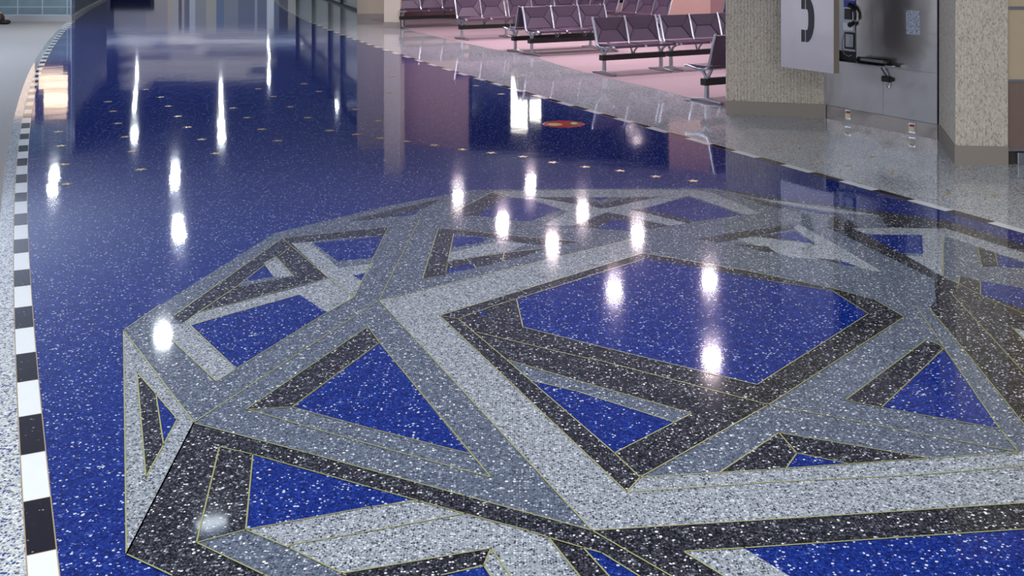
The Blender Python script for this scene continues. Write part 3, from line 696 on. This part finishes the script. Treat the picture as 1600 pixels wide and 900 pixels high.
# sticker
tb0, zb0 = SPt(1416, 53, .002); tb1, zb1 = SPt(1437, 17, .002)
def papermat():
    m, t, p = newmat('printed_notice'); N = t.nodes; L = t.links
    tc = N.new('ShaderNodeTexCoord'); mp = N.new('ShaderNodeMapping'); mp.inputs['Scale'].default_value = (60,60,110)
    n = N.new('ShaderNodeTexNoise'); n.inputs['Scale'].default_value = 1; n.inputs['Detail'].default_value = 2
    L.new(tc.outputs['Object'], mp.inputs[0]); L.new(mp.outputs[0], n.inputs[0])
    r = N.new('ShaderNodeValToRGB'); r.color_ramp.elements[0].position = .42; r.color_ramp.elements[0].color = lin((128,138,160))
    r.color_ramp.elements[1].position = .6; r.color_ramp.elements[1].color = lin((206,214,232)); L.new(n.outputs['Fac'], r.inputs[0])
    L.new(r.outputs[0], p.inputs['Base Color']); p.inputs['Roughness'].default_value = .5; return m
nt = LB(tb0, tb1, 0, .003, zb0, zb1).build('notice', papermat()); nt.matrix_world = Mc
tag(nt, 'small pale blue printed notice stuck on the steel back panel', 'notice')
# payphone in the recess
ph = empty('payphone', (0,0,0), 0, 'silver and black payphone half hidden behind the telephone sign', 'payphone')
tc_, zc_ = SPt(1325, 40, -.02); place(ph, tc_, -.14, 0)
def pbox(px0, px1, py0, py1, o0, o1, name, mat, parent=None, bevel=.004):
    ta, za = SPt(px0, py1, o1-.14); tb, zb = SPt(px1, py0, o1-.14)
    ya, yb = sorted((sgn*o0, sgn*o1)); return MB().box((ta-tc_,ya,za),(tb-tc_,yb,zb)).build(name, mat, parent or ph, bevel=bevel)
m_sil = plain('silver_plate', (150,152,160), .35, .8)
pbox(1306,1337,-60,78,0,.12,'housing', m_sil)
o = pbox(1318,1336,1,11,.12,.125,'sign_strip', plain('blue_label', (40,52,170), .4)); o['label'] = 'blue label strip'
pbox(1319,1330,14,30,.12,.13,'keypad', m_blk)
pbox(1317,1333,36,47,.12,.15,'coin_tray', plain('bright_plate', (200,204,214), .3, .3))
dd = pbox(1319,1335,51,76,.12,.128,'door', m_blk); pbox(1321,1333,54,73,.128,.134,'door_panel', m_sil, dd)
P3 = lambda x, y, o: (SPt(x,y,o-.14)[0]-tc_, sgn*o, SPt(x,y,o-.14)[1])
hs = MB().tube([P3(1328,8,.15),P3(1333,12,.17),P3(1336,20,.175),P3(1336,28,.175),P3(1333,36,.17),P3(1328,39,.15)], [.03,.022,.017,.017,.022,.03], 10).build('handset', m_blk, ph, smooth=True)
MB().tube([P3(1323,50,.16),P3(1318,56,.18),P3(1316,66,.2),P3(1316,76,.22),P3(1319,84,.23),P3(1326,88,.22),P3(1331,86,.2)], .006, 8).build('cord', plain('steel_cord', (150,150,150), .4, .7), ph, smooth=True)
# directory roll on the shelf
ta, za = SPt(1337, 90, .1); tb, zb = SPt(1386, 90, .06)
dr_ = empty('directory_binder', (0,0,0), 0, 'black rolled directory binder lying on the steel shelf', 'binder'); place(dr_, ta, .06, SHZ)
Ld = tb-ta
MB().tube([(0,0,.034),(Ld*.5,sgn*-.005,.034),(Ld,sgn*-.01,.034)], .033, 14).build('binder_cover', m_blk, dr_, smooth=True)
MB().box((.06,min(sgn*.02,sgn*.034),.03),(Ld-.03,max(sgn*.02,sgn*.034),.058)).build('page_edge', plain('grey_pages', (120,124,136), .6), dr_)
MB().box((Ld,-.03,0.0),(Ld+.09,.02,.012)).build('hinge_plate', m_chrome, dr_)
# sign panel
q0 = Vector(G(1220,104,.62)); q1 = Vector(G(1302.5,115,.62))
pd = (q1-q0).normalized(); pn = Vector((pd.y,-pd.x)); pn = pn if pn.dot(q0) < 0 else -pn
sg = empty('telephone_sign', (q0.x,q0.y,0), math.atan2(pd.y,pd.x), 'large steel sign panel with a black telephone handset symbol', 'sign')
PL = (q1-q0).length
s2 = -1 if Vector((math.sin(sg.rotation_euler.z), -math.cos(sg.rotation_euler.z))).dot(pn) > 0 else 1
def QP(px, py):
    k = (px-800)/F; t = (q0.x-k*q0.y)/(k*pd.y-pd.x); p = q0+pd*t; return t, H-(py-YH)*p.y/F
def SB(x0, x1, o0, o1, z0, z1):
    ya, yb = sorted((s2*o0, s2*o1)); return MB().box((x0,ya,z0),(x1,yb,z1))
SB(0, PL, -.004, 0, .62, 2.3).build('face', brushed('sign_steel', (196,188,192), .42), sg)
SB(0.0, PL, -.08, -.004, .622, 2.3).build('side', plain('taupe_side', (140,130,118), .6), sg)
SB(.1, PL-.1, -.5, -.08, 2.15, 2.28).build('bracket', m_steel, sg)
def glyph(pts, name):
    v = [QP(*p) for p in pts]; n = len(v)
    vs = [(t, s2*.001, z) for t, z in v]+[(t, s2*.004, z) for t, z in v]
    fs = [tuple(range(n)), tuple(range(2*n-1,n-1,-1))]+[(i,(i+1)%n,n+(i+1)%n,n+i) for i in range(n)]
    MB().add(vs, fs).build(name, m_gl, sg)
m_gl = plain('black_symbol', (44,42,50), .5)
glyph([(1252.3,46),(1257.6,46.8),(1257.6,65.5),(1252.3,65)], 'symbol'); glyph([(1252.3,-5),(1257.6,-5),(1257.6,14.5),(1252.3,14)], 'symbol')
arc = [(1259.3,65.8),(1263,65.6),(1267,60),(1270,52),(1271.8,42),(1272.3,30),(1271.8,19),(1270,9),(1267,1),(1263,-5),(1259.3,-5)]
inn = [(1259.3,14.6),(1261.8,14.8),(1262.8,19),(1263.3,25),(1263.3,36),(1262.8,42),(1261.8,46.8),(1259.3,46.8)]
glyph(arc+inn, 'symbol')
# outlets on the kick plate
prev = None
for i, (qx, qy, lb) in enumerate(((1325,178,'small wall outlet on the kick plate left, nearer the wide pillar'),(1425,199,'small wall outlet on the kick plate right, nearer the narrow pillar'))):
    t, z = SPt(qx, qy, .016)
    e = empty('floor_outlet', (0,0,0), 0, lb, 'outlet', 'outlets on the kick plate'); place(e, t, .012, z-.012)
    def ob(x0, x1, o1, z0, z1, nm, mt):
        ya, yb = sorted((0, sgn*o1)); MB().box((x0,ya,z0),(x1,yb,z1)).build(nm, mt, e, bevel=.002)
    ob(-.045, .045, .004, -.05, .055, 'plate', m_chrome); ob(-.03, .03, .018, -.03, .02, 'socket', plain('ivory_socket', (220,210,180), .4)); ob(-.022, .022, .02, .02, .042, 'indicator', plain('rust_cap', (160,70,40), .5))

# ---------------------------------------------------------------- tandem seating
PT = .60
def frame_path():
    return [(0,.215,.86),(0,.175,.74),(0,.135,.60),(0,.105,.49),(0,.075,.43),(0,.0,.405),(0,-.12,.405),(0,-.26,.425),(0,-.335,.43),(0,-.36,.425)]
def panel(pts, inner, th, nrm):            # four corners + two crease points -> creased cushion with thickness
    tl, tr, br_, bl_ = [Vector(p) for p in pts]; m1, m2 = [Vector(p) for p in inner]; n = Vector(nrm)*th
    vs = [tl,tr,br_,bl_,m1,m2]; vs2 = [v-n for v in vs]
    f = [(0,1,5,4),(4,5,2,3),(0,4,3),(1,2,5)]
    mb = MB(); mb.add(vs+vs2, f+[tuple(6+i for i in reversed(q)) for q in f]+[(0,6,7,1),(1,7,8,2),(2,8,9,3),(3,9,6,0)])
    return mb
def make_unit(n):
    r = empty('tandem_seating', (0,0,0), 0, 'x', 'seating', 'rows of linked waiting chairs')
    Wd = n*PT
    for k in range(n+1):
        x = k*PT
        fp = MB(); wl = [.034]*7+[.034,.04,.04]; tl = [.022,.024,.026,.03,.036,.034,.028,.024,.034,.02]
        fp.ribbon([(x,y,z) for _, y, z in frame_path()], wl, tl)
        fp.build('seat_frame', m_chrome, r, bevel=.004)
    for k in range(n):
        x0, x1 = k*PT+.02, (k+1)*PT-.02; w_ = x1-x0
        bp = [(x0,.205,.845),(x1,.205,.845),(x1,.11,.47),(x0,.11,.47)]; bi = [(x0+.25*w_,.19,.665),(x1-.25*w_,.19,.665)]
        b = panel(bp, bi, .028, (0,-.97,.22)).build('backrest', m_seat, r)
        sm = MB(); off = Vector((0,-.004,0))
        for a, c in ((bp[0],bi[0]),(bp[1],bi[1]),(bp[2],bi[1]),(bp[3],bi[0]),(bi[0],bi[1])): sm.tube([Vector(a)+off, Vector(c)+off], .0055, 5)
        sm.build('seam', m_seam, b)
        sp = [(x0,.085,.455),(x1,.085,.455),(x1,-.34,.442),(x0,-.34,.442)]; si = [(x0+.25*w_,-.11,.418),(x1-.25*w_,-.11,.418)]
        s_ = panel(sp, si, .03, (0,0,1)).build('seat', m_seat, r)
        sm = MB(); off = Vector((0,0,.003))
        for a, c in ((sp[0],si[0]),(sp[1],si[1]),(sp[2],si[1]),(sp[3],si[0]),(si[0],si[1])): sm.tube([Vector(a)+off, Vector(c)+off], .005, 5)
        sm.build('seam', m_seam, s_)
    MB().box((.0,-.07,.21),(Wd,.03,.292)).build('beam', m_blk, r)
    for k in range(n+1):
        x = k*PT
        st = MB()
        st.ribbon([(x,-.02,.25),(x,-.06,.34),(x,-.14,.405)], .02, .02); st.ribbon([(x,-.02,.25),(x,.02,.34),(x,.06,.41)], .02, .02)
        if k in (0, n): continue
        st.build('support', m_cast, r)
    for x in (.06, Wd-.06):
        lg = MB()
        lg.ribbon([(x,-.02,.33),(x,-.02,.2),(x,-.02,.06),(x,-.02,.02)], .045, [.06,.045,.05,.07])
        lg.ribbon([(x,-.02,.28),(x,-.07,.355),(x,-.15,.395),(x,-.28,.415)], .024, [.05,.035,.026,.02])
        lg.ribbon([(x,-.02,.28),(x,.03,.35),(x,.08,.42)], .024, [.05,.04,.03])
        lg.ribbon([(x,-.31,.016),(x,-.16,.026),(x,-.02,.04),(x,.12,.026),(x,.27,.016)], .055, [.02,.026,.036,.026,.02])
        l = lg.build('leg', m_cast, r, bevel=.005)
        for yy in (-.295, .255): MB().tube([(x,yy,0),(x,yy,.012)], .018, 8).build('foot_pad', m_blk, l)
    return r
AX = lambda rz: Vector((math.cos(rz), math.sin(rz)))
R30 = math.radians(30)
protos = {}
def unit(n, loc, rz, label, far_end=False):
    """loc = floor point of one end leg; far_end: the unit's right end sits there instead"""
    if n in protos: r = copy_tree(protos[n])
    else: r = make_unit(n); protos[n] = r
    a = AX(rz); loc = Vector(loc)
    o = loc-a*.06 if not far_end else loc-a*(n*PT-.06)
    r.location = (o.x, o.y, .003); r.rotation_euler = (0,0,rz); r['label'] = label
    return r
p1 = Vector(G(943,116)); a30 = AX(R30)
unit(2, p1, R30, 'two seat chair unit with chrome frames in front, nearest the checkered border')
unit(3, p1+a30*1.28, R30, 'linked chairs facing us, just left of the wide pillar')
unit(3, Vector(G(1106,160)), R30+math.pi, 'closest chairs turned away, seen side on at the wide pillar', True)
p3 = Vector(G(830,86))
unit(3, p3, R30, 'three seat chair unit in the second row, middle of the seating area')
q3 = Vector(G(806,81.5)); unit(3, q3, R30+math.pi, 'chair unit back to back with the second row', True)
p2 = Vector(G(721,61.5))
unit(2, p2, R30, 'two seat chair unit in the third row, beyond the pale floor band')
unit(3, p2+a30*1.28, R30, 'chair unit partly hidden behind the second row')
unit(3, Vector(G(628,44.5)), R30, 'farthest chair unit, beside the beige pillar')
r62 = math.radians(-62)
unit(3, (2.46,24.95), r62, 'angled chair unit before the pink wall, right of the centre')
unit(3, (1.52,26.72), r62, 'angled chair unit further back before the dark glazing')
unit(2, (4.72,24.6), r62, 'angled chair unit before the pink wall, mostly hidden by the wide pillar')

# ---------------------------------------------------------------- bag at the left edge
bx, by = G(-6, 38)
bg = empty('bag', (bx,by,0), 0, 'dark brown and tan bag on the grey carpet, cut by the left edge', 'bag')
bm = MB()
def ell(mb, c, r, n=12, m=8):
    vs = []; fs = []
    for i in range(m+1):
        ph_ = math.pi*i/m
        for k in range(n):
            th = 2*math.pi*k/n; sx = math.copysign(abs(math.cos(th))**.7, math.cos(th)); sy = math.copysign(abs(math.sin(th))**.7, math.sin(th))
            vs.append((c[0]+r[0]*math.sin(ph_)**.7*sx, c[1]+r[1]*math.sin(ph_)**.7*sy, c[2]-r[2]*math.cos(ph_)))
    for i in range(m):
        for k in range(n): fs.append((i*n+k, i*n+(k+1)%n, (i+1)*n+(k+1)%n, (i+1)*n+k))
    return mb.add(vs, fs)
ell(bm, (0,0,.15), (.2,.15,.15)).build('body', plain('dark_leather', (52,30,24), .5), bg, smooth=True)
ell(MB(), (-.01,0,.26), (.13,.11,.09)).build('top_flap', plain('tan_leather', (196,164,128), .6), bg, smooth=True)
ell(MB(), (.22,0,.06), (.14,.1,.062)).build('side_pocket', plain('black_canvas', (26,22,26), .7), bg, smooth=True)

# dark counter far down the corridor (mirrored at the top of the floor)
cx0 = (172-800)*55/F; cx1 = (235-800)*55/F
ct = empty('counter', (cx0,55,0), 0, 'dark low counter far down the corridor, seen as a dark reflection', 'counter')
MB().box((0,0,0),(cx1-cx0,.6,1.15)).build('body', plain('dark_counter', (32,28,46), .5), ct, bevel=.02)
MB().box((-.05,-.05,1.15),(cx1-cx0+.05,.65,1.2)).build('top', plain('counter_top', (60,56,76), .3), ct, bevel=.01)

# ---------------------------------------------------------------- ceiling downlights
m_trim = plain('white_trim', (190,190,190), .5)
def downlight(kind, col, st, r0):
    e = empty('ceiling_downlight', (0,0,0), 0, {'w':'round recessed white ceiling downlight over the blue corridor floor','p':'round recessed pinkish ceiling downlight near the chairs'}[kind], 'ceiling light', {'w':'white downlights','p':'pinkish downlights'}[kind])
    mb = disc(r0, r0+.03, -.01, 24); mb.build('trim_ring', m_trim, e)
    disc(0, r0, -.006, 24).build('lens', emis('lens_'+kind, col, st), e)
    return e
pw = downlight('w', (240,248,255), 12, .11); pp = downlight('p', (255,214,226), 12, .11)
white = [(210,212),(210,168),(212,148),(213,132),(214,118),(214,106),(346,214),(346,198),(346,172),(345,158),(345,146),(345,136),
 (420,126),(420,112),(420,100),(420,88),(420,78),(419,70),(527,166),(527,155),(523,140),(425,34),
 (82,298),(85,274),(273,284),(274,270),(278,354),(281,368),(255,527),(332,40)]
pink = [(716,308),(829,290),(785,351),(910,333),(863,385),(996,367),(960,455),(1109,441),(1112,563)]
def hang(proto, i, p, lightcol, power, rad=.11):
    c = proto if i == 0 else copy_tree(proto)
    if p[1] < 180: rad *= .62; c.scale = (.62,.62,1); power *= .45
    x, y = CE(*p); c.location = (x, y, CEIL)
    l = bpy.data.lights.new('downlight', 'AREA'); l.shape = 'DISK'; l.size = .11*1.8; l.energy = power; l.color = lightcol
    o = bpy.data.objects.new('downlight_lamp', l); o.location = (0,0,-.02); o.parent = c; COL.objects.link(o)
for i, p in reversed(list(enumerate(white))): hang(pw, i, p, (.92,.97,1), DOWN_W*(.35 if p[1] > 600 else 1))
for i, p in reversed(list(enumerate(pink))): hang(pp, i, p, (1,.80,.85), DOWN_P)
# pale luminous bands across the ceiling far down the corridor
m_band = emis('ceiling_band', (206,202,200), .42)
for i, (xa, xb, y0, y1) in enumerate(((180,425,45,49),(262,430,52,54),(182,318,57,61),(250,425,64,69),(180,250,67,73),(300,432,75,79),(184,330,78,84),(262,420,88,91),(184,434,95,104),(200,395,108,115),(184,300,119,123),(290,420,119,125),(186,240,128,136))):
    (ax_, ay), (_, by_) = CE(xa, y1), CE(xb, y0); bx_ = (xb-800)*by_/F
    o = MB().box((ax_, ay, CEIL-.03), (bx_, by_, CEIL-.001)).build('ceiling_light_band', m_band)
    tag(o, 'long pale luminous ceiling band across the far corridor, mirrored in the floor', 'ceiling light', 'ceiling bands of the far corridor')
# added wide disc imitates the cabinet's glow at right; the second is a lamp
for (qx, qy, r_, em_, lb) in ((1432, 464, .30, 7, 'wide glowing ceiling disc added for the soft glow on the grey bands at right'), (330, 820, .15, 5, 'nearest opal ceiling lamp mirrored as a pale glow on the charcoal band at lower left')):
    x, y = CE(qx, qy)
    og = empty('opal_ceiling_disc', (x,y,CEIL), 0, lb, 'ceiling light')
    disc(0, r_, -.03, 28).build('lens', emis('opal', (222,234,248), em_), og); disc(r_, r_+.04, -.035, 28).build('trim_ring', m_trim, og)
